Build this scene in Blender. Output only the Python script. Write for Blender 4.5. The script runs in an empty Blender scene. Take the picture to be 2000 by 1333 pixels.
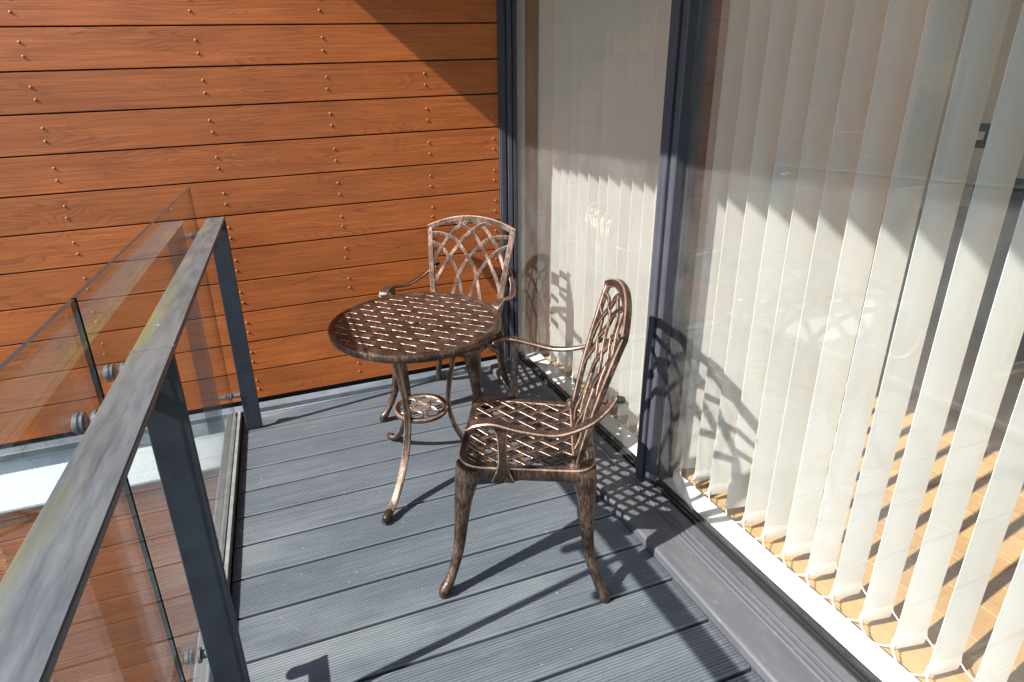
import bpy, bmesh, math, random
from mathutils import Vector, Matrix
from math import radians, sin, cos, pi, sqrt

random.seed(7)
scene = bpy.context.scene
col = scene.collection

# ------------------------------------------------------------------ camera
YAW, PITCH, ROLL = 0.2868, -0.3381, -0.0504
fwd = Vector((sin(YAW) * cos(PITCH), cos(YAW) * cos(PITCH), sin(PITCH)))
r0 = Vector((cos(YAW), -sin(YAW), 0))
u0 = r0.cross(fwd)
right = r0 * cos(ROLL) + u0 * sin(ROLL)
up = -r0 * sin(ROLL) + u0 * cos(ROLL)
cam_d = bpy.data.cameras.new("camera")
cam = bpy.data.objects.new("camera", cam_d)
col.objects.link(cam)
m = Matrix((right, up, -fwd)).transposed().to_4x4()
m.translation = Vector((-0.9753, -2.6191, 1.3692))
cam.matrix_world = m
cam_d.sensor_width = 36.0
cam_d.lens = 1083.79 / 2000 * 36.0
cam_d.shift_x = (1000 - 874.35) / 2000
cam_d.shift_y = -(666.5 - 589.98) / 2000
cam_d.clip_start = 0.02
cam_d.clip_end = 2000
scene.camera = cam

# ------------------------------------------------------------------ sky, sun, exposure
LDIR = Vector((1.0, 0.157, -0.855)).normalized()
w = bpy.data.worlds.new("World")
scene.world = w
w.use_nodes = True
nt = w.node_tree
nt.nodes.clear()
sky = nt.nodes.new("ShaderNodeTexSky")
sky.sky_type = 'NISHITA'
sky.sun_disc = False
sky.sun_elevation = math.asin(-LDIR.z)
sky.sun_rotation = math.atan2(-LDIR.x, -LDIR.y)
sky.air_density = 1.0
sky.dust_density = 0.4
sky.ozone_density = 1.0
bg = nt.nodes.new("ShaderNodeBackground")
bg.inputs['Strength'].default_value = 0.130
wo = nt.nodes.new("ShaderNodeOutputWorld")
nt.links.new(sky.outputs[0], bg.inputs[0])
nt.links.new(bg.outputs[0], wo.inputs[0])
sun_d = bpy.data.lights.new("sun", 'SUN')
sun_d.energy = 5.0
sun_d.angle = radians(0.53)
sun_d.color = (1.0, 0.965, 0.915)
sun = bpy.data.objects.new("sun", sun_d)
sun.rotation_euler = LDIR.to_track_quat('-Z', 'Y').to_euler()
sun.location = (-6, -1, 6)
col.objects.link(sun)
scene.view_settings.view_transform = 'Standard'
scene.view_settings.look = 'None'
scene.view_settings.exposure = 1.42
scene.view_settings.gamma = 1.0
scene.view_settings.use_curve_mapping = False
cy = scene.cycles
cy.max_bounces = 10
cy.diffuse_bounces = 5
cy.glossy_bounces = 5
cy.transparent_max_bounces = 40
cy.caustics_reflective = False
cy.caustics_refractive = False
cy.sample_clamp_indirect = 6.0
cy.use_denoising = True

# ------------------------------------------------------------------ material helpers
class NT:
    def __init__(s, name):
        s.m = bpy.data.materials.new(name)
        s.m.use_nodes = True
        s.t = s.m.node_tree
        s.t.nodes.clear()
        s.out = s.t.nodes.new("ShaderNodeOutputMaterial")
    def n(s, typ, **kw):
        nd = s.t.nodes.new(typ)
        for k, v in kw.items():
            setattr(nd, k, v)
        return nd
    def l(s, a, b):
        s.t.links.new(a, b)
    def val(s, sock, v):
        if hasattr(v, 'is_output') or isinstance(v, bpy.types.NodeSocket):
            s.l(v, sock)
        else:
            sock.default_value = v
    def math(s, op, a, b=0.0, c=0.0):
        nd = s.n("ShaderNodeMath", operation=op)
        s.val(nd.inputs[0], a); s.val(nd.inputs[1], b); s.val(nd.inputs[2], c)
        return nd.outputs[0]
    def coord(s, scale=(1, 1, 1), rand=0.0, kind='Object'):
        tc = s.n("ShaderNodeTexCoord")
        v = tc.outputs[kind]
        if rand:
            oi = s.n("ShaderNodeObjectInfo")
            cb = s.n("ShaderNodeCombineXYZ")
            a = s.math('MULTIPLY', oi.outputs['Random'], rand)
            s.l(a, cb.inputs[0]); s.l(a, cb.inputs[1])
            b = s.math('MULTIPLY', oi.outputs['Random'], rand * 1.7)
            s.l(b, cb.inputs[2])
            va = s.n("ShaderNodeVectorMath", operation='ADD')
            s.l(v, va.inputs[0]); s.l(cb.outputs[0], va.inputs[1])
            v = va.outputs[0]
        vm = s.n("ShaderNodeVectorMath", operation='MULTIPLY')
        s.l(v, vm.inputs[0]); vm.inputs[1].default_value = scale
        return vm.outputs[0]
    def noise(s, vec, scale=1.0, detail=2.0, rough=0.5, dist=0.0):
        nd = s.n("ShaderNodeTexNoise")
        s.l(vec, nd.inputs['Vector'])
        nd.inputs['Scale'].default_value = scale
        nd.inputs['Detail'].default_value = detail
        nd.inputs['Roughness'].default_value = rough
        nd.inputs['Distortion'].default_value = dist
        return nd.outputs['Fac']
    def ramp(s, fac, stops):
        nd = s.n("ShaderNodeValToRGB")
        s.l(fac, nd.inputs[0])
        el = nd.color_ramp.elements
        while len(el) < len(stops):
            el.new(0.5)
        for e, (p, c) in zip(el, stops):
            e.position = p
            e.color = c if len(c) == 4 else (*c, 1)
        return nd.outputs[0]
    def mix(s, fac, a, b, blend='MIX'):
        nd = s.n("ShaderNodeMix", data_type='RGBA', blend_type=blend)
        s.val(nd.inputs[0], fac)
        s.val(nd.inputs[6], a if not isinstance(a, tuple) else (*a[:3], 1))
        s.val(nd.inputs[7], b if not isinstance(b, tuple) else (*b[:3], 1))
        return nd.outputs[2]
    def bump(s, h, strength=0.3, dist=0.01):
        nd = s.n("ShaderNodeBump")
        nd.inputs['Strength'].default_value = strength
        nd.inputs['Distance'].default_value = dist
        s.l(h, nd.inputs['Height'])
        return nd.outputs[0]
    def principled(s, color, rough=0.5, metal=0.0, normal=None, spec=0.5, **kw):
        b = s.n("ShaderNodeBsdfPrincipled")
        s.val(b.inputs['Base Color'], color if not isinstance(color, tuple) else (*color[:3], 1))
        s.val(b.inputs['Roughness'], rough)
        s.val(b.inputs['Metallic'], metal)
        b.inputs['Specular IOR Level'].default_value = spec
        if normal is not None:
            s.l(normal, b.inputs['Normal'])
        for k, v in kw.items():
            s.val(b.inputs[k], v)
        s.l(b.outputs[0], s.out.inputs[0])
        return b

def g(v):
    return (v, v, v, 1)

def m_wood(name, dark, mid, light):
    a = NT(name)
    v1 = a.coord((1.9, 1.0, 12.0), 37.0)
    f1 = a.noise(v1, 1.0, 1.2, 0.4, 0.3)
    k = a.math('MULTIPLY', f1, 21.0)
    fr = a.math('FRACT', k)
    line = a.ramp(fr, [(0.0, g(0.0)), (0.55, g(0.12)), (0.86, g(0.75)), (0.93, g(1.0)), (1.0, g(0.0))])
    # cathedral figure shows only in places
    msk = a.ramp(a.noise(a.coord((2.6, 1, 8.0), 61.0), 1.0, 1.0), [(0.44, g(0.12)), (0.60, g(1.0))])
    lf = a.math('MULTIPLY', line, msk)
    fib = a.noise(a.coord((5.0, 1, 330.0), 11.0), 1.0, 3.0, 0.6)
    fib2 = a.noise(a.coord((1.6, 1, 60.0), 23.0), 1.0, 3.0, 0.6)
    blo = a.noise(a.coord((2.2, 1, 6.0), 5.0), 1.0, 2.0)
    c = a.mix(a.ramp(fib2, [(0.3, g(0)), (0.7, g(1))]), mid, light)
    c = a.mix(a.math('MULTIPLY', lf, 0.46), c, dark)
    c = a.mix(a.ramp(fib, [(0.35, g(0.46)), (0.62, g(0.0))]), c, dark)
    c = a.mix(a.ramp(blo, [(0.3, g(0.28)), (0.65, g(0.0))]), c, dark)
    oi = a.n("ShaderNodeObjectInfo")
    hv = a.n("ShaderNodeHueSaturation")
    a.l(c, hv.inputs['Color'])
    a.l(a.math('MULTIPLY_ADD', oi.outputs['Random'], 0.20, 0.90), hv.inputs['Value'])
    h = a.math('ADD', a.math('MULTIPLY', fib, 0.6), a.math('MULTIPLY', lf, -0.5))
    a.principled(hv.outputs[0], a.math('MULTIPLY_ADD', fib2, 0.2, 0.36), 0, a.bump(h, 0.16, 0.002), 0.42)
    return a.m

def m_plain(name, c, rough=0.5, metal=0.0, spec=0.5, var=0.12, scale=20.0, bump=0.0, bscale=80.0):
    a = NT(name)
    f = a.noise(a.coord((scale,) * 3), 1.0, 4.0, 0.6)
    lo = tuple(x * (1 - var) for x in c); hi = tuple(min(1, x * (1 + var)) for x in c)
    cc = a.mix(a.ramp(f, [(0.3, g(0)), (0.7, g(1))]), lo, hi)
    nrm = None
    if bump:
        nrm = a.bump(a.noise(a.coord((bscale,) * 3), 1.0, 3.0), bump, 0.003)
    a.principled(cc, rough, metal, nrm, spec)
    return a.m

def m_glass(name, tint, f0=0.055, rough=0.0, dirt_haze=0.0):
    a = NT(name)
    geo = a.n("ShaderNodeNewGeometry")
    d = a.n("ShaderNodeVectorMath", operation='DOT_PRODUCT')
    a.l(geo.outputs['Incoming'], d.inputs[0]); a.l(geo.outputs['Normal'], d.inputs[1])
    cosv = a.math('ABSOLUTE', d.outputs['Value'])
    fr = a.math('POWER', a.math('SUBTRACT', 1.0, cosv), 5.0)
    fr = a.math('MULTIPLY_ADD', fr, 1 - f0, f0)
    tr = a.n("ShaderNodeBsdfTransparent"); tr.inputs[0].default_value = (*tint, 1)
    gl = a.n("ShaderNodeBsdfGlossy"); gl.inputs['Roughness'].default_value = rough
    gl.inputs['Color'].default_value = (1, 1, 1, 1)
    mx = a.n("ShaderNodeMixShader")
    a.l(fr, mx.inputs[0]); a.l(tr.outputs[0], mx.inputs[1]); a.l(gl.outputs[0], mx.inputs[2])
    res = mx.outputs[0]
    if dirt_haze:
        df = a.n("ShaderNodeBsdfDiffuse"); df.inputs[0].default_value = (0.7, 0.7, 0.68, 1)  # pale diffuse film: dirt, plus painted haze on the door glass
        sm = a.ramp(a.noise(a.coord((3, 5, 4)), 1.0, 5.0, 0.65), [(0.35, g(0.15)), (0.75, g(1.0))])
        m2 = a.n("ShaderNodeMixShader")
        a.l(a.math('MULTIPLY', sm, dirt_haze), m2.inputs[0]); a.l(res, m2.inputs[1]); a.l(df.outputs[0], m2.inputs[2])
        res = m2.outputs[0]
    a.l(res, a.out.inputs[0])
    return a.m

def m_bronze(name, base, worn, bias, rough):
    a = NT(name)
    st = a.noise(a.coord((190, 190, 46), 3.0), 1.0, 5.0, 0.7)
    bl = a.noise(a.coord((16, 16, 16), 9.0), 1.0, 2.0)
    f = a.math('ADD', a.math('MULTIPLY', st, 0.68), a.math('MULTIPLY', bl, 0.42))
    fac = a.ramp(f, [(bias - 0.04, g(0.0)), (bias + 0.24, g(1.0))])
    c = a.mix(fac, base, worn)
    grit = a.noise(a.coord((420, 420, 420)), 1.0, 2.0)
    a.principled(c, a.math('MULTIPLY_ADD', st, 0.22, rough), 0.72, a.bump(a.math('ADD', grit, st), 0.18, 0.0015), 0.5)
    return a.m

def m_deck():
    a = NT("deck_composite")
    s1 = a.noise(a.coord((2.6, 140, 1), 13.0), 1.0, 4.0, 0.65)
    s2 = a.noise(a.coord((7.0, 420, 1), 29.0), 1.0, 3.0, 0.6)
    pt = a.noise(a.coord((1.3, 5.0, 1), 17.0), 1.0, 3.0, 0.55)
    c = a.mix(a.ramp(s1, [(0.28, g(0)), (0.72, g(1))]), (0.086, 0.094, 0.111), (0.150, 0.160, 0.179))
    c = a.mix(a.ramp(s2, [(0.55, g(0)), (0.75, g(0.55))]), c, (0.29, 0.30, 0.315))
    c = a.mix(a.ramp(pt, [(0.35, g(0.45)), (0.6, g(0.0))]), c, (0.072, 0.080, 0.098))
    vo = a.n('ShaderNodeTexVoronoi'); vo.inputs['Scale'].default_value = 1.0
    a.l(a.coord((17, 17, 17), 3.0), vo.inputs['Vector'])
    c = a.mix(a.ramp(vo.outputs['Distance'], [(0.025, g(0.8)), (0.045, g(0))]), c, (0.45, 0.44, 0.42))
    wr = a.noise(a.coord((0.9, 2.2, 1), 41.0), 1.0, 4.0, 0.6)
    c = a.mix(a.ramp(wr, [(0.56, g(0.0)), (0.72, g(0.5))]), c, (0.25, 0.258, 0.27))
    a.principled(c, a.math('MULTIPLY_ADD', s1, 0.2, 0.46), 0, a.bump(a.math('ADD', s1, s2), 0.22, 0.0012), 0.4)
    return a.m

def m_rail():
    a = NT("weathered_rail_paint")
    st = a.noise(a.coord((70, 9.0, 30)), 1.0, 6.0, 0.7)
    bl = a.noise(a.coord((9, 2.2, 9)), 1.0, 4.0, 0.6)
    c = a.mix(a.ramp(st, [(0.3, g(0)), (0.7, g(1))]), (0.040, 0.043, 0.053), (0.135, 0.138, 0.148))
    c = a.mix(a.ramp(bl, [(0.4, g(0)), (0.7, g(0.6))]), c, (0.15, 0.145, 0.135))
    # yellow lichen film, in patches that lie along the outer half of the bar
    tc = a.n("ShaderNodeTexCoord"); sp = a.n("ShaderNodeSeparateXYZ"); a.l(tc.outputs['Object'], sp.inputs[0])
    edge = a.ramp(a.math('MULTIPLY_ADD', sp.outputs[0], 13.0, 0.5), [(0.0, g(1.0)), (0.62, g(0.0))])
    li = a.ramp(a.noise(a.coord((11, 2.6, 9)), 1.0, 3.0, 0.55), [(0.46, g(0)), (0.64, g(1))])
    lf = a.math('MULTIPLY', a.math('MULTIPLY', edge, li), 0.72)
    c = a.mix(lf, c, (0.20, 0.175, 0.045))
    # pale specks
    vo = a.n("ShaderNodeTexVoronoi"); vo.inputs['Scale'].default_value = 1.0
    a.l(a.coord((26, 14, 26)), vo.inputs['Vector'])
    c = a.mix(a.ramp(vo.outputs['Distance'], [(0.035, g(1)), (0.06, g(0))]), c, (0.55, 0.53, 0.5))
    a.principled(c, a.math('MULTIPLY_ADD', st, 0.2, 0.30), 0, a.bump(st, 0.12, 0.001), 0.5)
    return a.m

def m_fabric():
    a = NT("blind_fabric")
    wv = a.noise(a.coord((900, 900, 140), 3.0), 1.0, 2.0)
    cl = a.noise(a.coord((14, 14, 2.6), 7.0), 1.0, 4.0, 0.6)
    c = a.mix(a.ramp(cl, [(0.3, g(0)), (0.7, g(1))]), (0.84, 0.832, 0.785), (0.875, 0.868, 0.825))
    df = a.n("ShaderNodeBsdfDiffuse"); a.l(c, df.inputs[0])
    lo = a.noise(a.coord((34, 34, 5), 5.0), 1.0, 3.0, 0.55)
    nb = a.bump(a.math('ADD', a.math('MULTIPLY', wv, 0.15), lo), 0.3, 0.0022)
    a.l(nb, df.inputs['Normal'])
    tl = a.n("ShaderNodeBsdfTranslucent"); a.l(c, tl.inputs[0])
    mx = a.n("ShaderNodeMixShader"); mx.inputs[0].default_value = 0.32
    a.l(df.outputs[0], mx.inputs[1]); a.l(tl.outputs[0], mx.inputs[2])
    a.l(mx.outputs[0], a.out.inputs[0])
    return a.m

def m_floor():
    a = NT("oak_floor")
    fib = a.noise(a.coord((90, 3.0, 1), 19.0), 1.0, 4.0, 0.6)
    c = a.mix(a.ramp(fib, [(0.3, g(0)), (0.7, g(1))]), (0.41, 0.245, 0.100), (0.51, 0.320, 0.142))
    oi = a.n("ShaderNodeObjectInfo")
    hv = a.n("ShaderNodeHueSaturation"); a.l(c, hv.inputs['Color'])
    a.l(a.math('MULTIPLY_ADD', oi.outputs['Random'], 0.26, 0.87), hv.inputs['Value'])
    a.principled(hv.outputs[0], 0.38, 0, None, 0.45)
    return a.m

def m_ground():
    a = NT("ground_paving")
    f = a.noise(a.coord((0.5, 0.5, 0.5)), 1.0, 6.0, 0.6)
    c = a.mix(a.ramp(f, [(0.35, g(0)), (0.65, g(1))]), (0.045, 0.052, 0.035), (0.085, 0.088, 0.065))
    a.principled(c, 0.9)
    return a.m

M = {}
M['wood'] = m_wood("cladding_woodgrain", (0.100, 0.025, 0.007), (0.440, 0.108, 0.0200), (0.590, 0.165, 0.036))
M['deck'] = m_deck()
M['rail'] = m_rail()
M['post'] = m_plain("anthracite_paint", (0.030, 0.034, 0.046), 0.40, 0, 0.4, 0.25, 16, 0.06, 140)
M['frame'] = m_plain("window_frame_paint", (0.052, 0.053, 0.066), 0.38, 0, 0.18, 0.10, 10)
M['sill'] = None
M['alu'] = m_plain("grey_aluminium", (0.30, 0.30, 0.30), 0.42, 0.35, 0.5, 0.22, 26, 0.08, 60)
M['flash'] = m_plain("grey_flashing", (0.135, 0.15, 0.17), 0.42, 0.1, 0.5, 0.18, 14)
M['black'] = m_plain("black_rubber", (0.012, 0.012, 0.013), 0.6)
M['backing'] = m_plain("black_membrane", (0.008, 0.007, 0.007), 0.9)
M['steel'] = m_plain("brushed_steel", (0.13, 0.135, 0.145), 0.48, 0.5, 0.5, 0.15, 40)
M['glass_rail'] = m_glass("railing_glass", (0.935, 0.965, 0.95), 0.050, 0.0, 0.028)
M['glass_edge'] = m_plain("green_glass_edge", (0.003, 0.011, 0.010), 0.15, 0, 0.6, 0.3, 30)
M['glass_top'] = m_plain("grey_glass_edge", (0.020, 0.024, 0.027), 0.3, 0, 0.6, 0.3, 30)
M['glass_door'] = m_glass("door_glass", (0.985, 0.988, 0.982), 0.072, 0.0, 0.042)  # film raised to paint a hazy veil and soften chair shadows behind
M['render'] = m_plain("white_render", (0.62, 0.62, 0.62), 0.9, 0, 0.2, 0.05, 60, 0.9, 160)
M['white'] = m_plain("white_upvc", (0.80, 0.81, 0.79), 0.35, 0, 0.5, 0.03)
M['chain'] = m_plain("white_plastic_bead", (0.82, 0.82, 0.79), 0.4, 0, 0.5, 0.03)
M['fabric'] = m_fabric()
M['oak'] = m_floor()
M['plaster'] = m_plain("beige_plaster", (0.78, 0.74, 0.67), 0.9, 0, 0.2, 0.05, 3)
M['tan'] = m_plain("tan_timber_lining", (0.50, 0.235, 0.10), 0.55, 0, 0.4, 0.15, 8)
M['ceil'] = m_plain("soffit_paint", (0.74, 0.73, 0.71), 0.9, 0, 0.2, 0.04, 2)
M['navy'] = m_plain("navy_upholstery", (0.018, 0.024, 0.050), 0.85, 0, 0.3, 0.3, 12)
M['rivet'] = m_plain("brown_rivet", (0.27, 0.110, 0.040), 0.5, 0.1, 0.35, 0.15, 200)
M['bronze'] = m_bronze("antique_bronze", (0.048, 0.0300, 0.0225), (0.32, 0.200, 0.148), 0.545, 0.31)
M['copper'] = m_bronze("rubbed_copper_edge", (0.13, 0.080, 0.058), (0.62, 0.415, 0.320), 0.40, 0.30)
M['ground'] = m_ground()
M['taupe'] = m_plain('taupe_render', (0.30, 0.255, 0.215), 0.9, 0, 0.2, 0.08, 2)
M['slate'] = m_plain('slate_roof', (0.06, 0.06, 0.065), 0.7, 0, 0.3, 0.2, 3)
M['navyglass'] = m_plain('dark_window', (0.02, 0.025, 0.03), 0.08, 0, 0.5)
M['splice'] = m_plain('rail_weld_paint', (0.115, 0.117, 0.128), 0.4, 0, 0.5, 0.35, 60)
M['post_in'] = m_plain('dark_inner_post', (0.020, 0.017, 0.016), 0.5, 0, 0.3, 0.1, 10)
def m_sill():
    a = NT("sill_profile")
    f = a.noise(a.coord((24, 3.5, 24)), 1.0, 5.0, 0.6)
    d = a.noise(a.coord((60, 22, 60)), 1.0, 5.0, 0.7)
    c = a.mix(a.ramp(f, [(0.3, g(0)), (0.7, g(1))]), (0.058, 0.060, 0.068), (0.090, 0.092, 0.100))
    c = a.mix(a.ramp(d, [(0.56, g(0)), (0.72, g(0.5))]), c, (0.17, 0.165, 0.165))
    a.principled(c, 0.48, 0, a.bump(d, 0.1, 0.001), 0.45)
    return a.m
M['sill'] = m_sill()

# ------------------------------------------------------------------ mesh helpers
def tag(o, label=None, cat=None, group=None, kind=None):
    if label: o['label'] = label
    if cat: o['category'] = cat
    if group: o['group'] = group
    if kind: o['kind'] = kind
    return o

def empty(name, loc=(0, 0, 0), rz=0.0):
    o = bpy.data.objects.new(name, None)
    o.empty_display_size = 0.1
    o.location = loc
    o.rotation_euler = (0, 0, rz)
    col.objects.link(o)
    return o

class MB:
    def __init__(s):
        s.v = []; s.f = []; s.mi = []
    def add(s, verts, faces, mi=0):
        b = len(s.v)
        s.v += [tuple(x) for x in verts]
        for i, f in enumerate(faces):
            s.f.append([b + k for k in f])
            s.mi.append(mi[i] if isinstance(mi, list) else mi)
    def box(s, x0, x1, y0, y1, z0, z1, mi=0):
        v = [(x0, y0, z0), (x1, y0, z0), (x1, y1, z0), (x0, y1, z0), (x0, y0, z1), (x1, y0, z1), (x1, y1, z1), (x0, y1, z1)]
        s.add(v, [(0, 3, 2, 1), (4, 5, 6, 7), (0, 1, 5, 4), (1, 2, 6, 5), (2, 3, 7, 6), (3, 0, 4, 7)], mi)
    def prism(s, prof, axis, a, b, mi=0, caps=True):
        """extrude a closed 2-D profile along an axis; prof gives the two other coordinates in x,y,z order"""
        def P(q, t):
            l = list(q); l.insert(axis, t); return tuple(l)
        n = len(prof)
        v = [P(q, a) for q in prof] + [P(q, b) for q in prof]
        f = [(i, (i + 1) % n, n + (i + 1) % n, n + i) for i in range(n)]
        if caps:
            f += [tuple(range(n - 1, -1, -1)), tuple(range(n, 2 * n))]
        s.add(v, f, mi)
    def sweep(s, pts, wh, upv=(0, 0, 1), ch=0.22, edge_mi=1, caps=True, closed=False, fixed_side=None):
        """sweep a chamfered bar (w across, h along up) along pts; wh is one (w,h) or one per point"""
        pts = [Vector(p) for p in pts]; n = len(pts)
        if not isinstance(wh, list): wh = [wh] * n
        rings = []
        for i in range(n):
            if closed:
                t = pts[(i + 1) % n] - pts[i - 1]
            else:
                t = pts[min(i + 1, n - 1)] - pts[max(i - 1, 0)]
            t.normalize()
            U = Vector(upv[i] if isinstance(upv, list) else upv)
            sd = t.cross(U)
            if sd.length < 1e-5: sd = Vector((1, 0, 0))
            sd.normalize()
            if fixed_side: sd = Vector(fixed_side)
            uu = sd.cross(t).normalized()
            W, H = wh[i][0] / 2, wh[i][1] / 2
            c = ch * 2 * min(W, H)
            pr = [(W - c, H), (-W + c, H), (-W, H - c), (-W, -H + c), (-W + c, -H), (W - c, -H), (W, -H + c), (W, H - c)]
            rings.append([pts[i] + sd * a + uu * b for a, b in pr])
        v = [q for r in rings for q in r]
        f = []; mi = []
        for i in range(n if closed else n - 1):
            j = (i + 1) % n
            for k in range(8):
                k2 = (k + 1) % 8
                f.append((i * 8 + k, j * 8 + k, j * 8 + k2, i * 8 + k2))
                mi.append(edge_mi if k in (1, 7) else 0)
        if caps and not closed:
            f.append(tuple(range(7, -1, -1))[::-1]); mi.append(0)
            f.append(tuple((n - 1) * 8 + k for k in range(8))[::-1]); mi.append(0)
        s.add(v, f, mi)
    def tube(s, pts, rad, seg=10, mi=0, caps=True, flat=1.0):
        pts = [Vector(p) for p in pts]; n = len(pts)
        if not isinstance(rad, list): rad = [rad] * n
        prev = None; v = []
        for i in range(n):
            t = (pts[min(i + 1, n - 1)] - pts[max(i - 1, 0)]).normalized()
            if prev is None:
                a = Vector((1, 0, 0)) if abs(t.x) < 0.8 else Vector((0, 1, 0))
                sd = t.cross(a).normalized()
            else:
                sd = (prev - t * prev.dot(t)).normalized()
            prev = sd
            uu = t.cross(sd)
            for k in range(seg):
                an = 2 * pi * k / seg
                v.append(pts[i] + (sd * cos(an) + uu * sin(an) * flat) * rad[i])
        f = [(i * seg + k, i * seg + (k + 1) % seg, (i + 1) * seg + (k + 1) % seg, (i + 1) * seg + k) for i in range(n - 1) for k in range(seg)]
        if caps:
            f.append(tuple(range(seg - 1, -1, -1))); f.append(tuple((n - 1) * seg + k for k in range(seg)))
        s.add(v, f, mi)
    def lathe(s, prof, seg=32, origin=(0, 0, 0), axis='Z', mi=0, closed=False):
        """prof: (radius, height) list"""
        o = Vector(origin); v = []
        n = len(prof)
        for k in range(seg):
            an = 2 * pi * k / seg
            for r, h in prof:
                if axis == 'Z': p = Vector((r * cos(an), r * sin(an), h))
                elif axis == 'X': p = Vector((h, r * cos(an), r * sin(an)))
                else: p = Vector((r * sin(an), h, r * cos(an)))
                v.append(o + p)
        f = []
        for k in range(seg):
            k2 = (k + 1) % seg
            for i in range(n if closed else n - 1):
                j = (i + 1) % n
                f.append((k * n + i, k2 * n + i, k2 * n + j, k * n + j))
        mil = mi if not isinstance(mi, list) else [mi[i] for _ in range(seg) for i in range(n if closed else n - 1)]
        s.add(v, f, mil)
    def mesh(s, name, mats, smooth=False, recalc=True):
        me = bpy.data.meshes.new(name)
        me.from_pydata(s.v, [], s.f)
        for q in (mats if isinstance(mats, (list, tuple)) else [mats]):
            me.materials.append(q)
        for p, i in zip(me.polygons, s.mi):
            p.material_index = i
        if recalc:
            bm = bmesh.new(); bm.from_mesh(me)
            bmesh.ops.remove_doubles(bm, verts=bm.verts, dist=1e-6)
            bmesh.ops.recalc_face_normals(bm, faces=bm.faces)
            bm.to_mesh(me); bm.free()
        if smooth:
            for p in me.polygons: p.use_smooth = True
            try: me.set_sharp_from_angle(angle=radians(38))
            except Exception: pass
        me.update()
        return me
    def build(s, name, mats, parent=None, smooth=False, loc=None):
        return link(name, s.mesh(name, mats, smooth), parent, loc)

def link(name, me, parent=None, loc=None, rz=None):
    o = bpy.data.objects.new(name, me)
    if parent is not None: o.parent = parent
    if loc is not None: o.location = loc
    if rz is not None: o.rotation_euler = (0, 0, rz)
    col.objects.link(o)
    return o

def copy_tree(o, parent=None):
    c = o.copy(); col.objects.link(c); c.parent = parent
    for ch in list(o.children): copy_tree(ch, c)
    return c

def spline(pts, per=6):
    """Catmull-Rom through pts (tuples of any length)"""
    n = len(pts); out = []
    for i in range(n - 1):
        p0 = pts[max(i - 1, 0)]; p1 = pts[i]; p2 = pts[i + 1]; p3 = pts[min(i + 2, n - 1)]
        for k in range(per):
            t = k / per
            out.append(tuple(0.5 * ((2 * b) + (-a + c) * t + (2 * a - 5 * b + 4 * c - d) * t * t + (-a + 3 * b - 3 * c + d) * t ** 3)
                             for a, b, c, d in zip(p0, p1, p2, p3)))
    out.append(tuple(pts[-1]))
    return out

# ================================================================== SETTING
b = MB()
b.box(-300, 300, -300, 300, -3.4, -3.2)
tag(b.build('ground', M['ground']), kind='structure')

# ---- timber-clad wall (y = 0 plane, facing the camera side)
ZT, PW = 1.7196, 0.15164
WX0, WX1 = -2.46, 0.098
wall = tag(empty('timber_clad_wall', (0, 0, 0)), 'orange-brown woodgrain plank wall with rivets behind the bistro set', 'wall')
b = MB()
b.box(WX0 + 0.01, WX1, 0.022, 0.20, -3.2, 3.0)
b.build('backing', M['backing'], wall)
H = PW - 0.0066
mb = MB()
L = WX1 - WX0
prof = [(0.019, -H / 2), (0.0007, -H / 2), (0.0, -H / 2 + 0.0007), (0.0, H / 2 - 0.0007), (0.0007, H / 2), (0.019, H / 2)]
mb.prism(prof, 0, -L / 2, L / 2)
plank_me = mb.mesh('plank', M['wood'])
rb = MB()
rb.lathe([(0.0001, -0.0030), (0.0032, -0.0026), (0.0053, -0.0014), (0.0062, 0.0), (0.0062, 0.002)], 10, axis='Y')
rivet_me = rb.mesh('rivet', M['rivet'], True)
RC = [-1.802, -1.195, -0.698, -0.2565, 0.0745]
def plank_row(ztop, rivets=True):
    zc = ztop - PW / 2
    o = link('plank', plank_me, wall, ((WX0 + WX1) / 2, random.uniform(-0.0012, 0.0), zc))
    if rivets:
        for x in RC + [-2.38]:
            for dz in (0.053, 0.101):
                link('rivet', rivet_me, o, (x - (WX0 + WX1) / 2 + random.uniform(-.003, .003), 0.0, PW / 2 - dz + random.uniform(-.002, .002)))
for k in range(-8, 11):
    plank_row(ZT - k * PW)
lm_ = MB(); LX1 = -1.37
lm_.prism(prof, 0, WX0 - (WX0 + LX1) / 2, LX1 - (WX0 + LX1) / 2)
low_me = lm_.mesh('plank_short', M['wood'])
for k in range(0, 19):
    zt_ = -0.222 - k * PW
    o = link('plank', low_me, wall, ((WX0 + LX1) / 2, -0.104, zt_ - PW / 2))
    for x in (-2.38, -1.802):
        for dz in (0.053, 0.101):
            if k < 9: link('rivet', rivet_me, o, (x - (WX0 + LX1) / 2, 0.0, PW / 2 - dz))
b = MB(); b.box(WX0 + 0.01, LX1, -0.083, 0.0215, -3.2, -0.24)
b.build('backing', M['backing'], wall)
# flashing at the foot of the wall, in lengths
for x0, x1 in ((-2.46, -2.2055), (-2.2035, 0.012), (0.0145, 0.098)):
    f = MB()
    f.prism([(0.0, 0.030), (-0.046, 0.026), (-0.049, 0.023), (-0.049, -0.004), (-0.044, -0.004), (-0.044, 0.021), (0.0, 0.024)][::-1], 0, x0, x1)
    f.build('flashing', M['flash'], wall)
band = MB()
band.prism([(0.021, 0.023), (0.012, 0.023), (0.012, 0.006), (-0.114, -0.210), (-0.114, -0.217), (0.021, -0.217)][::-1], 0, WX0 + .003, -1.356)
tag(band.build('rendered_band', M['render']), 'white rough rendered band below the timber wall flashing', 'wall')
dg = MB()
dg.prism([(-0.060, -0.2225), (-0.119, -0.2225), (-0.119, -0.2175), (-0.060, -0.2175)], 0, WX0, -1.366)
dg.build('drip_bead', M['flash'], wall)

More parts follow.
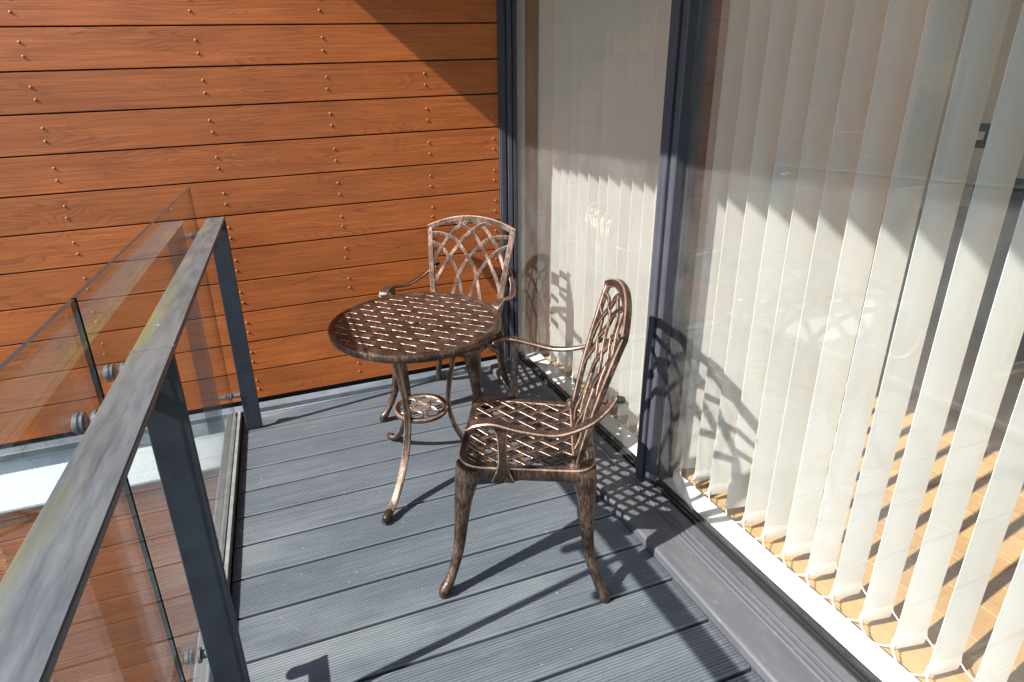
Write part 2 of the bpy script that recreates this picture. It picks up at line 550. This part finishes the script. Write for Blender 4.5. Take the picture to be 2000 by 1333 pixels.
# ---- deck
deck = tag(empty('deck', (0, 0, 0)), kind='structure')
DX0, DX1 = -1.279, -0.003
BW = 0.1412
def board_mesh(width, name):
    n = int((width - 0.010) / 0.0074)
    gp = (width - 0.010) / n
    top = [(-width / 2, -0.022), (-width / 2, -0.0022), (-width / 2 + 0.0022, 0.0)]
    y = -width / 2 + 0.005
    for i in range(n):
        a = y + i * gp
        top += [(a + gp * .32, 0.0), (a + gp * .40, -0.0019), (a + gp * .64, -0.0019), (a + gp * .72, 0.0)]
    top += [(width / 2 - 0.0022, 0.0), (width / 2, -0.0022), (width / 2, -0.022)]
    q = MB(); q.prism(top[::-1], 0, -(DX1 - DX0) / 2, (DX1 - DX0) / 2)
    return q.mesh(name, M['deck'])
bme = board_mesh(BW, 'deck_board')
for k in range(-2, 21):
    y0 = -0.3637 - 0.15 * k
    link('deck_board', bme, deck, ((DX0 + DX1) / 2, y0 - 0.075, random.uniform(-0.0006, 0)))
link('deck_board', board_mesh(0.046, 'deck_board_narrow'), deck, ((DX0 + DX1) / 2, -0.0385, 0))
q = MB(); q.box(-1.36, 0.12, -3.75, 0.02, -0.26, -0.026)
q.build('deck_substrate', M['backing'], deck)

# ---- upper balcony slab (throws the shadow on wall and blinds; also the room's ceiling)
q = MB(); q.box(-1.362, 3.4, -5.2, 0.0, 2.504, 2.74)
tag(q.build('upper_balcony', M['ceil']), kind='structure')
q = MB(); q.box(0.10, 3.4, 0.0, 0.30, 2.504, 2.74)
tag(q.build('upper_floor', M['ceil']), kind='structure')
# ---- room
FZ = 0.006
q = MB(); q.box(0.30, 3.4, -5.2, 0.30, -0.10, FZ - 0.012)
rf = tag(q.build('room_floor', M['backing']), kind='structure')
fw, fl = 0.125, 1.18
pm = MB(); c = 0.0012
pm.prism([(-fw / 2 + .0006, -0.011), (-fw / 2 + .0006, -c), (-fw / 2 + .0006 + c, 0), (fw / 2 - .0006 - c, 0), (fw / 2 - .0006, -c), (fw / 2 - .0006, -0.011)], 1, -fl / 2 + .0006, fl / 2 - .0006)
# prism with axis 1 takes (x,z) profile
fpm = pm.mesh('floor_plank', M['oak'])
for i in range(24):
    off = (i * 0.437) % fl
    for j in range(-1, 5):
        yc = 0.28 - off - (j + .5) * fl + fl
        if yc - fl / 2 > 0.1 or yc + fl / 2 < -5.1: continue
        yc = max(min(yc, 0.28 - fl / 2 + .4), -5.19 + fl / 2)
        link('floor_plank', fpm, rf, (0.334 + fw * (i + .5), yc, FZ))
q = MB(); q.box(3.4, 3.5, -5.3, 0.30, -0.1, 2.74)
tag(q.build('room_wall_back', M['plaster']), kind='structure')
q = MB(); q.box(0.236, 3.4, 0.30, 0.40, -0.1, 2.74)
tag(q.build('room_wall_side', M['plaster']), kind='structure')
q = MB(); q.box(0.10, 3.5, -5.3, -5.2, -0.1, 2.74)
tag(q.build('room_wall_end', M['plaster']), kind='structure')
sk = MB(); sk.box(3.384, 3.4, -5.2, 0.28, FZ, 0.12)
tag(sk.build('skirting', M['white']), kind='structure')

# ---- house added out of view past the timber wall, hides sky in door-glass reflections
house = tag(empty('added_house', (-8.3, 1.6, -3.2)), 'added taupe rendered house out of view, hiding bright sky in the glass pane reflection', 'house')
q = MB(); q.box(-5.7, 5.7, 0.0, 7.0, 0.0, 5.6); q.build('wall', M['taupe'], house)
q = MB(); q.prism([(-0.45, 5.602), (7.45, 5.602), (3.5, 8.4)], 0, -6.0, 6.0); q.build('roof', M['slate'], house)
for wx in (-3.6, 0.2, 3.6):
    for wz in (0.9, 3.55):
        q = MB()
        q.box(wx - .75, wx + .75, -0.05, -0.002, wz, wz + .08); q.box(wx - .75, wx + .75, -0.05, -0.002, wz + 1.22, wz + 1.3)
        for ex in (-.75, -.04, .67): q.box(wx + ex, wx + ex + .08, -0.045, -0.003, wz + .081, wz + 1.219)
        wn = q.build('window', M['taupe'], house)
        q = MB(); q.box(wx - .66, wx + .66, -0.02, -0.004, wz + .082, wz + 1.218); q.build('pane', M['navyglass'], wn)
        q = MB(); q.box(wx - .85, wx + .85, -0.12, -0.001, wz - .09, wz - .003); q.build('sill', M['taupe'], wn)

# ================================================================== GLASS DOORS
GX = 0.206
door = tag(empty('glazed_door_wall', (0.2, -1.7, 0)), 'dark framed floor-to-ceiling glazed doors along the deck with blinds behind', 'door')
def dpart(mb_, name, mats, smooth=False):
    o = mb_.build(name, mats, None, smooth)
    o.parent = door
    o.location = (-0.2, 1.7, 0)
    return o
# stepped jamb in the corner, profile (x,y)
q = MB()
q.prism([(0.100, 0.20), (0.100, -0.012), (0.106, -0.012), (0.106, -0.018), (0.128, -0.018), (0.130, -0.006), (0.138, -0.006), (0.140, -0.022), (0.158, -0.024), (0.160, -0.010), (0.166, -0.010), (0.168, -0.026), (0.182, -0.026), (0.184, 0.012), (0.200, 0.018), (0.200, 0.20)][::-1], 2, 0.031, 2.50)
dpart(q, 'jamb', M['frame'])
q = MB(); q.box(0.2105, 0.252, 0.028, 0.06, 0.034, 2.5)
dpart(q, 'inner_lining', M['white'])
q = MB(); q.box(0.2525, 0.60, 0.045, 0.299, FZ, 2.5)
dpart(q, 'reveal_lining', M['tan'])
# mullion: two stiles with a deep groove, profile (x,y)
def mullion(y0):
    q = MB()
    P = [(0.235, 0.0), (0.214, 0.0), (0.214, -0.006), (0.198, -0.006), (0.198, 0.0), (0.172, 0.0), (0.168, -0.004), (0.168, -0.016), (0.171, -0.018), (0.168, -0.020), (0.168, -0.036),
         (0.172, -0.038), (0.192, -0.039), (0.192, -0.053), (0.172, -0.054), (0.168, -0.057), (0.168, -0.075), (0.172, -0.078), (0.198, -0.079), (0.198, -0.073), (0.214, -0.073), (0.214, -0.080), (0.235, -0.080)]
    q.prism([(x, y0 + y) for x, y in P], 2, 0.034, 2.50)
    dpart(q, 'mullion', M['frame'])
mullion(-1.126)
q = MB(); q.box(0.2355, 0.278, -1.204, -1.130, 0.0335, 2.50)
dpart(q, 'inner_post', M['post_in'])
mullion(-3.55)
def pane(y0, y1):
    q = MB(); q.box(GX - 0.003, GX + 0.003, y1, y0, 0.046, 2.46)
    dpart(q, 'glass_pane', M['glass_door'])
pane(0.017, -1.1265)
pane(-1.2000, -3.5505)
pane(-3.6240, -5.19)
q = MB(); q.box(0.150, 0.235, -5.19, -0.027, 2.462, 2.503)
dpart(q, 'head_rail', M['frame'])
# sill: deep sloping profile with ridges, (x,z)
q = MB()
S = [(0.000, -0.10), (0.000, 0.024), (0.005, 0.030), (0.010, 0.0315),
     (0.098, 0.0335), (0.100, 0.0335), (0.102, 0.0368), (0.105, 0.0368), (0.107, 0.0340),
     (0.116, 0.0342), (0.118, 0.0385), (0.1215, 0.0385), (0.1235, 0.0345),
     (0.136, 0.035), (0.138, 0.0395), (0.1405, 0.0395), (0.1425, 0.0355),
     (0.176, 0.0365), (0.178, 0.030), (0.186, 0.030), (0.186, -0.10)]
q.prism(S[::-1], 1, -5.19, -0.0495)
dpart(q, 'sill', M['sill'])
for x0, x1, z1 in ((0.1865, 0.1925, 0.043), (0.1965, 0.2020, 0.048), (0.210, 0.2155, 0.048)):
    q = MB(); q.box(x0, x1, -5.19, -0.03, 0.0, z1)
    dpart(q, 'gasket', M['black'])
q = MB(); q.box(0.1926, 0.2305, -5.19, -0.03, -0.05, 0.034)
dpart(q, 'bottom_track', M['frame'])
q = MB()
q.prism([(0.2307, -0.05), (0.2307, 0.030), (0.234, 0.033), (0.313, 0.033), (0.317, 0.029), (0.317, -0.05)][::-1], 1, -5.19, 0.044)
dpart(q, 'inner_threshold', M['white'])

# ================================================================== VERTICAL BLINDS
SW = 0.089; ZB = 0.046; ZTOP = 2.36; SX = 0.3205
def slat_mesh(bend, tilt):
    """one fabric louvre hanging down, slightly bowed, its lower hem stitched over a weight"""
    N = 6; rows = [0.0, 0.030, 0.038, 0.045, 0.6, 1.2, 1.8, ZTOP - ZB]
    q = MB(); t0 = 0.0005
    for side in (0, 1):
        pass
    V = []; F = []
    for j, z in enumerate(rows):
        puff = 0.0030 if z < 0.036 else (0.0006 if z < 0.045 else 0.0)
        if z == 0.0: puff = 0.0006
        for s in (1, -1):
            for i in range(N + 1):
                u = i / N
                x = u * SW
                y = tilt * u * SW / 0.089 + bend * 4 * u * (1 - u) + s * (t0 + puff)
                V.append((x, y, z))
    W = 2 * (N + 1)
    for j in range(len(rows) - 1):
        for s in (0, 1):
            for i in range(N):
                a = j * W + s * (N + 1) + i
                F.append((a, a + 1, a + 1 + W, a + W))
        for i in (0, N):
            a = j * W + i
            F.append((a, a + N + 1, a + N + 1 + W, a + W))
    for jj in (0, len(rows) - 1):
        for i in range(N):
            a = jj * W + i
            F.append((a, a + 1, a + 1 + N + 1, a + N + 1))
    q.add(V, F)
    return q.mesh('slat', M['fabric'], True)
slat_mes = [slat_mesh(bd, tl) for bd, tl in ((-0.0005, -0.0120), (-0.0007, -0.0130), (-0.0003, -0.0110), (-0.0006, -0.0138))]
clip = MB(); clip.tube([(0, 0, -0.004), (0, 0, 0.0), (0.001, 0, 0.012), (0.002, 0, 0.020)], [0.0035, 0.0048, 0.0036, 0.002], 6)
clip_me = clip.mesh('chain_clip', M['chain'], True)
def bead(q, p, r):
    x, y, z = p
    q.add([(x + r, y, z), (x - r, y, z), (x, y + r, z), (x, y - r, z), (x, y, z + r), (x, y, z - r)],
          [(0, 2, 4), (2, 1, 4), (1, 3, 4), (3, 0, 4), (2, 0, 5), (1, 2, 5), (3, 1, 5), (0, 3, 5)])
def blind(ys, label, near_only=99):
    root = tag(empty('vertical_blind', (SX, ys[0], 0)), label, 'blind')
    ends = []
    for i, y in enumerate(ys):
        me = random.choice(slat_mes)
        dx = random.uniform(-.004, .004)
        o = link('slat', me, root, (dx, y - ys[0], ZB + random.uniform(-.003, .003)), radians(random.uniform(-1.3, 1.0)))
        if y > -2.6:
            link('chain_clip', clip_me, o, (0.001, 0, 0.012))
            link('chain_clip', clip_me, o, (SW - 0.001, -0.0085, 0.030))
        ends.append((dx, y - ys[0]))
    for side in (0, 1):
        q = MB()
        for (xa, ya), (xb, yb) in zip(ends[:-1], ends[1:]):
            if yb + ys[0] < -2.6: break
            x0 = xa + (SW if side else 0.0); x1 = xb + (SW if side else 0.0)
            z0 = ZB + (0.030 if side else 0.010)
            sag = random.uniform(0.020, 0.030)
            if side == 0: sag = min(sag, z0 - FZ - 0.012)
            nb = 22
            for k in range(nb + 1):
                t = k / nb
                bead(q, (x0 + (x1 - x0) * t + random.uniform(-.0006, .0006) - (0.014 * 4 * t * (1 - t) if side == 0 else 0), ya + (yb - ya) * t - (0.008 if side else 0), z0 - sag * 4 * t * (1 - t)), 0.0030)
        q.build('bead_chain', M['chain'], root)
    q = MB(); q.box(0.018, 0.072, ys[-1] - ys[0] - 0.05, 0.05, ZTOP + 0.002, ZTOP + 0.045)
    q.build('headrail', M['white'], root)
    return root
left = [0.018, -0.149, -0.226, -0.305, -0.387, -0.468, -0.548, -0.626, -0.704, -0.780, -0.858, -0.925]
rightb = [-1.135, -1.187, -1.262, -1.338, -1.415, -1.491, -1.567, -1.644, -1.723, -1.803, -1.882, -1.961, -2.040]
while rightb[-1] > -3.45: rightb.append(rightb[-1] - 0.0795)
blind(left, 'cream vertical slat blind behind the glass pane beside the timber wall')
blind(rightb, 'long cream vertical slat blind behind the wide glass pane, oak floor showing between slats')

# ---- things in the room, glimpsed between the slats
sofa = tag(empty('sofa', (2.75, -1.15, FZ)), 'dark navy sofa inside the room, glimpsed between blind slats', 'sofa')
def cushion(x0, x1, y0, y1, z0, z1, name):
    q = MB(); c = 0.03
    q.prism([(x0 + c, z0), (x1 - c, z0), (x1, z0 + c), (x1, z1 - c), (x1 - c, z1), (x0 + c, z1), (x0, z1 - c), (x0, z0 + c)], 1, y0, y1)
    q.build(name, M['navy'], sofa)
cushion(-0.35, 0.28, -0.80, -0.01, 0.12, 0.42, 'seat_cushion')
cushion(-0.35, 0.28, 0.01, 0.80, 0.12, 0.42, 'seat_cushion')
cushion(0.285, 0.52, -0.82, 0.82, 0.12, 0.80, 'backrest')
cushion(-0.38, 0.52, 0.83, 1.03, 0.05, 0.60, 'armrest')
cushion(-0.38, 0.52, -1.03, -0.83, 0.05, 0.60, 'armrest')
for sx in (-0.3, 0.45):
    for sy in (-0.9, 0.9):
        q = MB(); q.tube([(sx, sy, 0), (sx, sy, 0.05)], [0.02, 0.028], 8); q.build('foot', M['black'], sofa)
    for sy in (-0.4, 0.4):
        q = MB(); q.tube([(sx * .8, sy, 0), (sx * .8, sy, 0.12)], [0.02, 0.028], 8); q.build('foot', M['black'], sofa)
sw = tag(empty('wall_control', (3.4, -0.10, 1.03)), 'small black wall control panel with pale centre on the room wall', 'wall control')
q = MB(); q.box(-0.02, -0.0005, -0.075, 0.075, -0.075, 0.075); q.build('housing', M['black'], sw)
q = MB(); q.box(-0.024, -0.0205, -0.018, 0.018, -0.025, 0.025); q.build('display', M['white'], sw)

# ================================================================== BALUSTRADE
RX0, RX1 = -1.259, -1.188
RXC = (RX0 + RX1) / 2
RYC = -1.9
rail = tag(empty('glass_balustrade', (RXC, RYC, 0)), 'dark flat-bar balustrade with weathered handrail and bolted clear glass panels', 'railing')
def rpart(mb_, name, mats, parent=None, smooth=False):
    o = mb_.build(name, mats, None, smooth)
    if parent is None:
        o.parent = rail; o.location = (-RXC, -RYC, 0)
    else:
        o.parent = parent
    return o
HT = 0.99
q = MB()
hx = (RX1 - RX0) / 2
# handrail in its own local space so that its wear follows the bar
def bar_y(q, hw, y0, y1, z0, z1, c=0.0018):
    q.prism([(-hw, z0 + c), (-hw + c, z0), (hw - c, z0), (hw, z0 + c), (hw, z1 - c), (hw - c, z1), (-hw + c, z1), (-hw, z1 - c)], 1, y0, y1)
bar_y(q, hx, -3.6, -0.535, HT - 0.012, HT)
bar_y(q, hx, -0.535, -0.193, HT - 0.0125, HT - 0.0004)
hr = link('handrail', q.mesh('handrail', M['rail']), rail, (0, -RYC, 0))
for y0, y1 in ((-1.604, -1.596), (-0.536, -0.531)):
    q = MB(); bar_y(q, hx + 0.0004, y0, y1, HT + 0.0001, HT + 0.0005, 0.0001)
    link('splice_strip', q.mesh('splice_strip', M['splice']), hr)
def post(yc):
    q = MB()
    P = [(RX0 + .002, yc - .006), (RX1 - .002, yc - .006), (RX1, yc - .004), (RX1, yc + .004), (RX1 - .002, yc + .006), (RX0 + .002, yc + .006), (RX0, yc + .004), (RX0, yc - .004)]
    q.prism(P, 2, 0.0005, HT - 0.0125)
    return rpart(q, 'post', M['post'])
def standoff(y, z, p):
    q = MB()
    q.lathe([(0.0001, -1.330), (0.0145, -1.330), (0.017, -1.3275), (0.017, -1.3225), (0.0145, -1.3215), (0.0145, -1.3190), (0.017, -1.3180), (0.017, -1.3145)], 20, (0, y, z), 'X')
    o = rpart(q, 'standoff', M['steel'], None, True)
    q = MB(); q.lathe([(0.017, -1.3020), (0.017, -1.296), (0.010, -1.295), (0.011, RX0 - 0.0005)], 20, (0, y, z), 'X')
    s = rpart(q, 'spacer', M['steel'], None, True)
PY = [-0.197, -1.612, -3.1]
for yc in PY:
    post(yc)
    offs = (0.0,) if yc > -0.5 else (0.092, -0.098)
    for z in (0.925, 0.185):
        if len(offs) == 2:
            q = MB(); q.box(RX0 - 0.001, RX0 - 0.009, yc - 0.118, yc + 0.112, z - 0.020, z + 0.020)
            rpart(q, 'bracket', M['post'])
        for d in offs:
            standoff(yc + d, z, rail)
for y0, y1 in ((-0.130, -1.635), (-1.644, -3.10), (-3.112, -3.6)):
    q = MB()
    x0, x1, z0, z1 = -1.312, -1.304, 0.004, 1.109
    v = [(x0, y1, z0), (x1, y1, z0), (x1, y0, z0), (x0, y0, z0), (x0, y1, z1), (x1, y1, z1), (x1, y0, z1), (x0, y0, z1)]
    q.add(v, [(0, 3, 2, 1), (4, 5, 6, 7), (0, 1, 5, 4), (1, 2, 6, 5), (2, 3, 7, 6), (3, 0, 4, 7)], [1, 2, 1, 0, 1, 0])
    rpart(q, 'glass_panel', [M['glass_rail'], M['glass_edge'], M['glass_top']])
q = MB()
q.prism([(-1.352, -0.20), (-1.352, 0.028), (-1.350, 0.030), (-1.316, 0.030), (-1.316, 0.002), (-1.300, 0.002), (-1.300, 0.030), (-1.288, 0.030), (-1.286, 0.028), (-1.286, -0.02), (-1.300, -0.20)][::-1], 1, -3.6, -0.051)
rpart(q, 'base_channel', M['alu'])

# ================================================================== BISTRO CHAIRS (cast, antique copper)
BZ = [M['bronze'], M['copper']]
CB = [M['copper'], M['copper']]
def plate(c, th, amp):
    """height of a woven bar: flat on top, dipping only where it passes under"""
    t = max(0.0, min(1.0, (c - (th - 0.09)) / 0.18))
    t = t * t * (3 - 2 * t)
    return amp * (2 * t - 1)
def back_pt(s, t):
    """point of the backrest surface, s -1..1 across, t 0..1 up (t may exceed 1 at the arch)"""
    w = 0.164 + (0.213 - 0.164) * t
    z = 0.432 + 0.392 * t + 0.046 * (1 - s * s) * max(0, t) ** 2
    f = -0.158 - 0.094 * t + 0.006 * sin(pi * max(0, min(t, 1))) - 0.024 * (1 - s * s) * max(t, 0)
    return (s * w, f, z)
def make_chair():
    root = empty('bistro_chair')
    # seat: rounded frame with skirt
    def outline(off, n=10):
        pts = []
        cs = [(0.203, 0.182), (-0.203, 0.182), (-0.183, -0.206), (0.183, -0.206)]
        rad = [0.082, 0.082, 0.066, 0.066]
        m_ = 4
        for i in range(4):
            a = Vector(cs[i - 1]); c_ = Vector(cs[i]); d = Vector(cs[(i + 1) % 4]); r = rad[i]
            p = c_ + (a - c_).normalized() * r; q_ = c_ + (d - c_).normalized() * r
            for k in range(9):
                t = k / 8
                pt = p * (1 - t) ** 2 + c_ * 2 * t * (1 - t) + q_ * t * t
                pts.append(pt)
        cen = Vector((0, -0.012))
        return [cen + (q_ - cen) * (1 - off / (q_ - cen).length) for q_ in pts]
    levels = [(0.004, 0.374), (0.0, 0.380), (0.0, 0.4105), (0.0020, 0.4150), (0.0070, 0.4160), (0.0235, 0.4140), (0.026, 0.4105), (0.026, 0.396), (0.012, 0.392), (0.010, 0.374)]
    lm = [0, 0, 1, 0, 0, 1, 0, 0, 0, 0]
    rings = [[(q_.x, q_.y, z) for q_ in outline(o)] for o, z in levels]
    n = len(rings[0]); q = MB(); V = [p for r in rings for p in r]; F = []; MI = []
    for i in range(len(rings)):
        j = (i + 1) % len(rings)
        for k in range(n):
            k2 = (k + 1) % n
            F.append((i * n + k, i * n + k2, j * n + k2, j * n + k)); MI.append(lm[i])
    q.add(V, F, MI)
    seat = q.build('seat', BZ, root, True)
    # woven lattice: two diagonal families of bars in plain weave
    A_, B_ = 0.0268, 0.0357        # half diagonals of a cell: across, forward
    inner = outline(0.020)
    def inside(x, y):
        c_ = False; m_ = len(inner)
        for i in range(m_):
            a = inner[i]; d = inner[i - 1]
            if (a.y > y) != (d.y > y) and x < (d.x - a.x) * (y - a.y) / (d.y - a.y) + a.x: c_ = not c_
        return c_
    for fam in (0, 1):
        d = Vector((A_, B_)) if fam == 0 else Vector((A_, -B_))
        o_ = Vector((A_, -B_)) if fam == 0 else Vector((A_, B_))
        for i in range(-14, 15):
            run = []
            for jj in range(-120, 121):
                j = jj / 8
                p = o_ * i + d * j + Vector((0, -0.01))
                if inside(p.x, p.y):
                    ph = (i + j) if fam == 0 else (i + j + 1)
                    h = plate(cos(pi * ph), -0.80, 0.0030)
                    sg = 0.010 * (1 - (p.x / 0.19) ** 2) * (1 - ((p.y + .01) / 0.19) ** 2)
                    run.append((p.x, p.y, 0.409 + h - max(0, sg)))
            if len(run) > 3:
                q = MB(); q.sweep(run, (0.0150, 0.0058), ch=0.14)
                q.build('lattice_bar', BZ, seat, True)
    # backrest frame: stiles and arched top rail as one bar
        bk = MB()
    # outer side normals
    def stile(s):
        P = [back_pt(s, -0.10 + 1.10 * k / 16) for k in range(17)]
        bk.sweep(P, [(0.024 + 0.004 * (1 - k / 16), 0.017) for k in range(17)], upv=(0, 1, 0), ch=0.2)
    stile(-1); stile(1)
    T = [back_pt(-1.045 + 2.09 * k / 24, 1.0) for k in range(25)]
    bk.sweep(T, (0.026, 0.018), upv=(0, 1, 0.1), ch=0.2)
    # low cross rail tying the stiles to the seat and the corner knuckles
    Bm = [back_pt(-1 + 2 * k / 10, -0.06) for k in range(11)]
    bk.sweep(Bm, (0.024, 0.020), upv=(0, 1, 0), ch=0.2)
    for s in (-1, 1):
        x, y, z = back_pt(s, -0.06)
        bk.lathe([(0.001, -0.030), (0.016, -0.026), (0.021, -0.010), (0.020, 0.008), (0.013, 0.024), (0.001, 0.030)], 12, (x, y + 0.004, z + 0.006), 'Z')
    back = bk.build('backrest', BZ, root, True)
    arcs = [[(-0.97, 0.56), (-0.62, 0.80), (-0.25, 0.94), (0.20, 1.0)],
            [(-0.97, 0.28), (-0.74, 0.48), (-0.45, 0.66), (-0.15, 0.82), (0.22, 0.94), (0.56, 0.99)],
            [(-0.52, -0.04), (-0.44, 0.17), (-0.15, 0.52), (0.29, 0.76), (0.58, 0.85), (0.97, 0.92)],
            [(-0.02, -0.04), (0.06, 0.14), (0.33, 0.49), (0.68, 0.71), (0.97, 0.82)]]
    for fam in (1, -1):
        for a in arcs:
            st = spline(a, 8)
            P = []
            for i, (s, t) in enumerate(st):
                x, f, z = back_pt(s * fam, t)
                P.append((x, f + 0.0028 * fam * cos(i * 0.62), z))
            q = MB(); q.sweep(P, (0.0165, 0.0085), upv=(0, 1, 0.1), ch=0.2)
            q.build('backrest_bar', BZ, back, True)
    # cabriole legs
    for s in (-1, 1):
        P = spline([(s * 0.168, 0.145, 0.398), (s * 0.176, 0.153, 0.362), (s * 0.188, 0.164, 0.30), (s * 0.200, 0.172, 0.22), (s * 0.216, 0.182, 0.13), (s * 0.243, 0.202, 0.055), (s * 0.259, 0.218, 0.022), (s * 0.262, 0.2236, 0.0)], 5)
        r = spline([(0.041,), (0.0360,), (0.0270,), (0.0205,), (0.0165,), (0.0142,), (0.0180,), (0.0150,)], 5)
        q = MB(); q.tube(P, [x[0] for x in r], 14); q.build('leg', M['bronze'], root, True)
        P = spline([(s * 0.146, -0.170, 0.398), (s * 0.152, -0.177, 0.360), (s * 0.160, -0.184, 0.30), (s * 0.168, -0.188, 0.21), (s * 0.180, -0.198, 0.12), (s * 0.201, -0.222, 0.05), (s * 0.213, -0.238, 0.020), (s * 0.215, -0.243, 0.0)], 5)
        r = spline([(0.039,), (0.0340,), (0.0250,), (0.0190,), (0.0155,), (0.0138,), (0.0175,), (0.0150,)], 5)
        q = MB(); q.tube(P, [x[0] for x in r], 14); q.build('leg', M['bronze'], root, True)
    # armrests with their supports and bolts
    for s in (-1, 1):
        C_ = [(0.262, 0.104, 0.564), (0.266, 0.118, 0.571), (0.269, 0.121, 0.586), (0.271, 0.105, 0.600), (0.272, 0.062, 0.605), (0.274, -0.010, 0.588), (0.262, -0.095, 0.575), (0.238, -0.170, 0.592), (0.208, -0.220, 0.622), (0.190, -0.243, 0.648)]
        P = [(s * x, y, z) for x, y, z in spline(C_, 6)]
        wd = spline([(0.030,), (0.034,), (0.038,), (0.038,), (0.033,), (0.027,), (0.025,), (0.023,), (0.020,), (0.015,)], 6)
        q = MB(); q.sweep(P, [(x[0], 0.011) for x in wd], ch=0.25)
        arm = q.build('armrest', BZ, root, True)
        P = [(s * x, y, z) for x, y, z in spline([(0.270, 0.044, 0.598), (0.264, 0.044, 0.566), (0.246, 0.044, 0.516), (0.224, 0.045, 0.458), (0.211, 0.046, 0.418), (0.207, 0.046, 0.380)], 5)]
        wd = spline([(0.044,), (0.028,), (0.024,), (0.027,), (0.038,), (0.066,)], 5)
        q = MB(); q.sweep(P, [(x[0], 0.012) for x in wd], upv=(s, 0, 0.2), ch=0.25)
        q.build('arm_support', BZ, arm, True)
        q = MB(); q.lathe([(0.0001, -0.272), (0.007, -0.270), (0.010, -0.263), (0.0105, -0.252), (0.006, -0.250)], 10, (s * 0.186, 0.004, 0.640), 'Y')
        q.build('bolt_cap', M['black'], arm, True)
    return root
chair = make_chair()
chair.location = (-0.350, -1.258, 0.0)
chair.rotation_euler = (0, 0, radians(152.5 - 90))
tag(chair, 'copper-brushed cast metal armchair pushed sideways against the sill, shadow on the mullion', 'chair', 'bistro chairs')
chair2 = copy_tree(chair)
chair2.location = (-0.306, -0.376, 0.0)
chair2.rotation_euler = (0, 0, radians(226.0 - 90))
tag(chair2, 'copper-brushed cast metal armchair in the corner behind the table, backrest against timber wall', 'chair', 'bistro chairs')

# ================================================================== BISTRO TABLE
table = tag(empty('bistro_table', (-0.566, -0.805, 0.0)), 'round cast metal bistro table with woven top and three curved legs', 'table')
R = 0.309
q = MB()
q.lathe([(R - .026, .651), (R - .020, .6565), (R - .010, .6585), (R - .003, .655), (R, .646), (R - .002, .634), (R - .010, .626), (R - .022, .626), (R - .026, .632)], 72, mi=0, closed=True)
top = q.build('tabletop', BZ, table, True)
for fam in (0, 1):
    an = radians(-44.2) + (pi / 2 if fam else 0)
    d = Vector((cos(an), sin(an))); o_ = Vector((-d.y, d.x))
    p_ = 0.0455
    for i in range(-7, 8):
        off = o_ * (i * p_)
        run = []
        for jj in range(-144, 145):
            j = jj / 16
            pt = off + d * (j * p_)
            if pt.length < R - 0.020:
                ph = i + j + (1 if fam else 0)
                cv = cos(pi * ph)
                h = plate(cv, -0.66, 0.0033)
                run.append((pt.x, pt.y, 0.6475 + h))
        if len(run) > 4:
            b_ = MB(); b_.sweep(run, (0.0320, 0.0054), ch=0.13)
            b_.build('woven_bar', BZ, top, True)
q = MB(); q.lathe([(0.0245, 0.6530), (0.0265, 0.6565), (0.0295, 0.6565), (0.0315, 0.6530), (0.0300, 0.648), (0.0255, 0.648)], 28, mi=0, closed=True)
q.lathe([(0.0001, 0.6534), (0.0245, 0.6534)], 28)
q.build('parasol_plug', BZ, top, True)
q = MB(); q.lathe([(0.150, 0.622), (0.186, 0.622), (0.186, 0.632), (0.150, 0.632)], 48, closed=True)
q.build('under_ring', M['bronze'], table)
for a in (227.2, 106.0, 347.0):
    e = Vector((cos(radians(a)), sin(radians(a))))
    prof = spline([(0.172, 0.626), (0.158, 0.590), (0.144, 0.544), (0.127, 0.471), (0.113, 0.403), (0.104, 0.304), (0.124, 0.209), (0.171, 0.119), (0.232, 0.050), (0.285, 0.022), (0.306, 0.016)], 5)
    P = [(e.x * r, e.y * r, z) for r, z in prof]
    q = MB(); q.sweep(P, [(0.0270, 0.0165)] * len(P), upv=(e.x, e.y, 0.35), ch=0.30, edge_mi=1)
    ft = spline([(0.270, 0.028), (0.290, 0.020), (0.306, 0.0165), (0.318, 0.0165)], 4)
    q.tube([(e.x * r, e.y * r, z) for r, z in ft], [0.010 + 0.0065 * sin(pi * min(1, (i + 2) / 12)) for i in range(len(ft))], 10, 0)
    q.build('leg', BZ, table, True)
q = MB(); q.lathe([(0.082, .296), (0.085, .303), (0.097, .305), (0.1035, .302), (0.105, .296), (0.102, .290), (0.086, .290)], 48, mi=[1, 0, 1, 0, 0, 0, 0], closed=True)
sh = q.build('shelf', BZ, table, True)
q = MB(); q.lathe([(0.022, .297), (0.024, .303), (0.033, .303), (0.035, .297), (0.031, .292), (0.025, .292)], 28, mi=1, closed=True)
q.build('inner_ring', BZ, sh, True)
for k in range(6):
    a = 2 * pi * k / 6
    c0 = Vector((cos(a), sin(a))) * 0.0595
    P = [(c0.x + 0.0245 * cos(t), c0.y + 0.0245 * sin(t), 0.2975) for t in [2 * pi * i / 16 for i in range(16)]]
    q = MB(); q.sweep(P, (0.0075, 0.008), closed=True, ch=0.28)
    q.build('scroll_ring', BZ, sh, True)
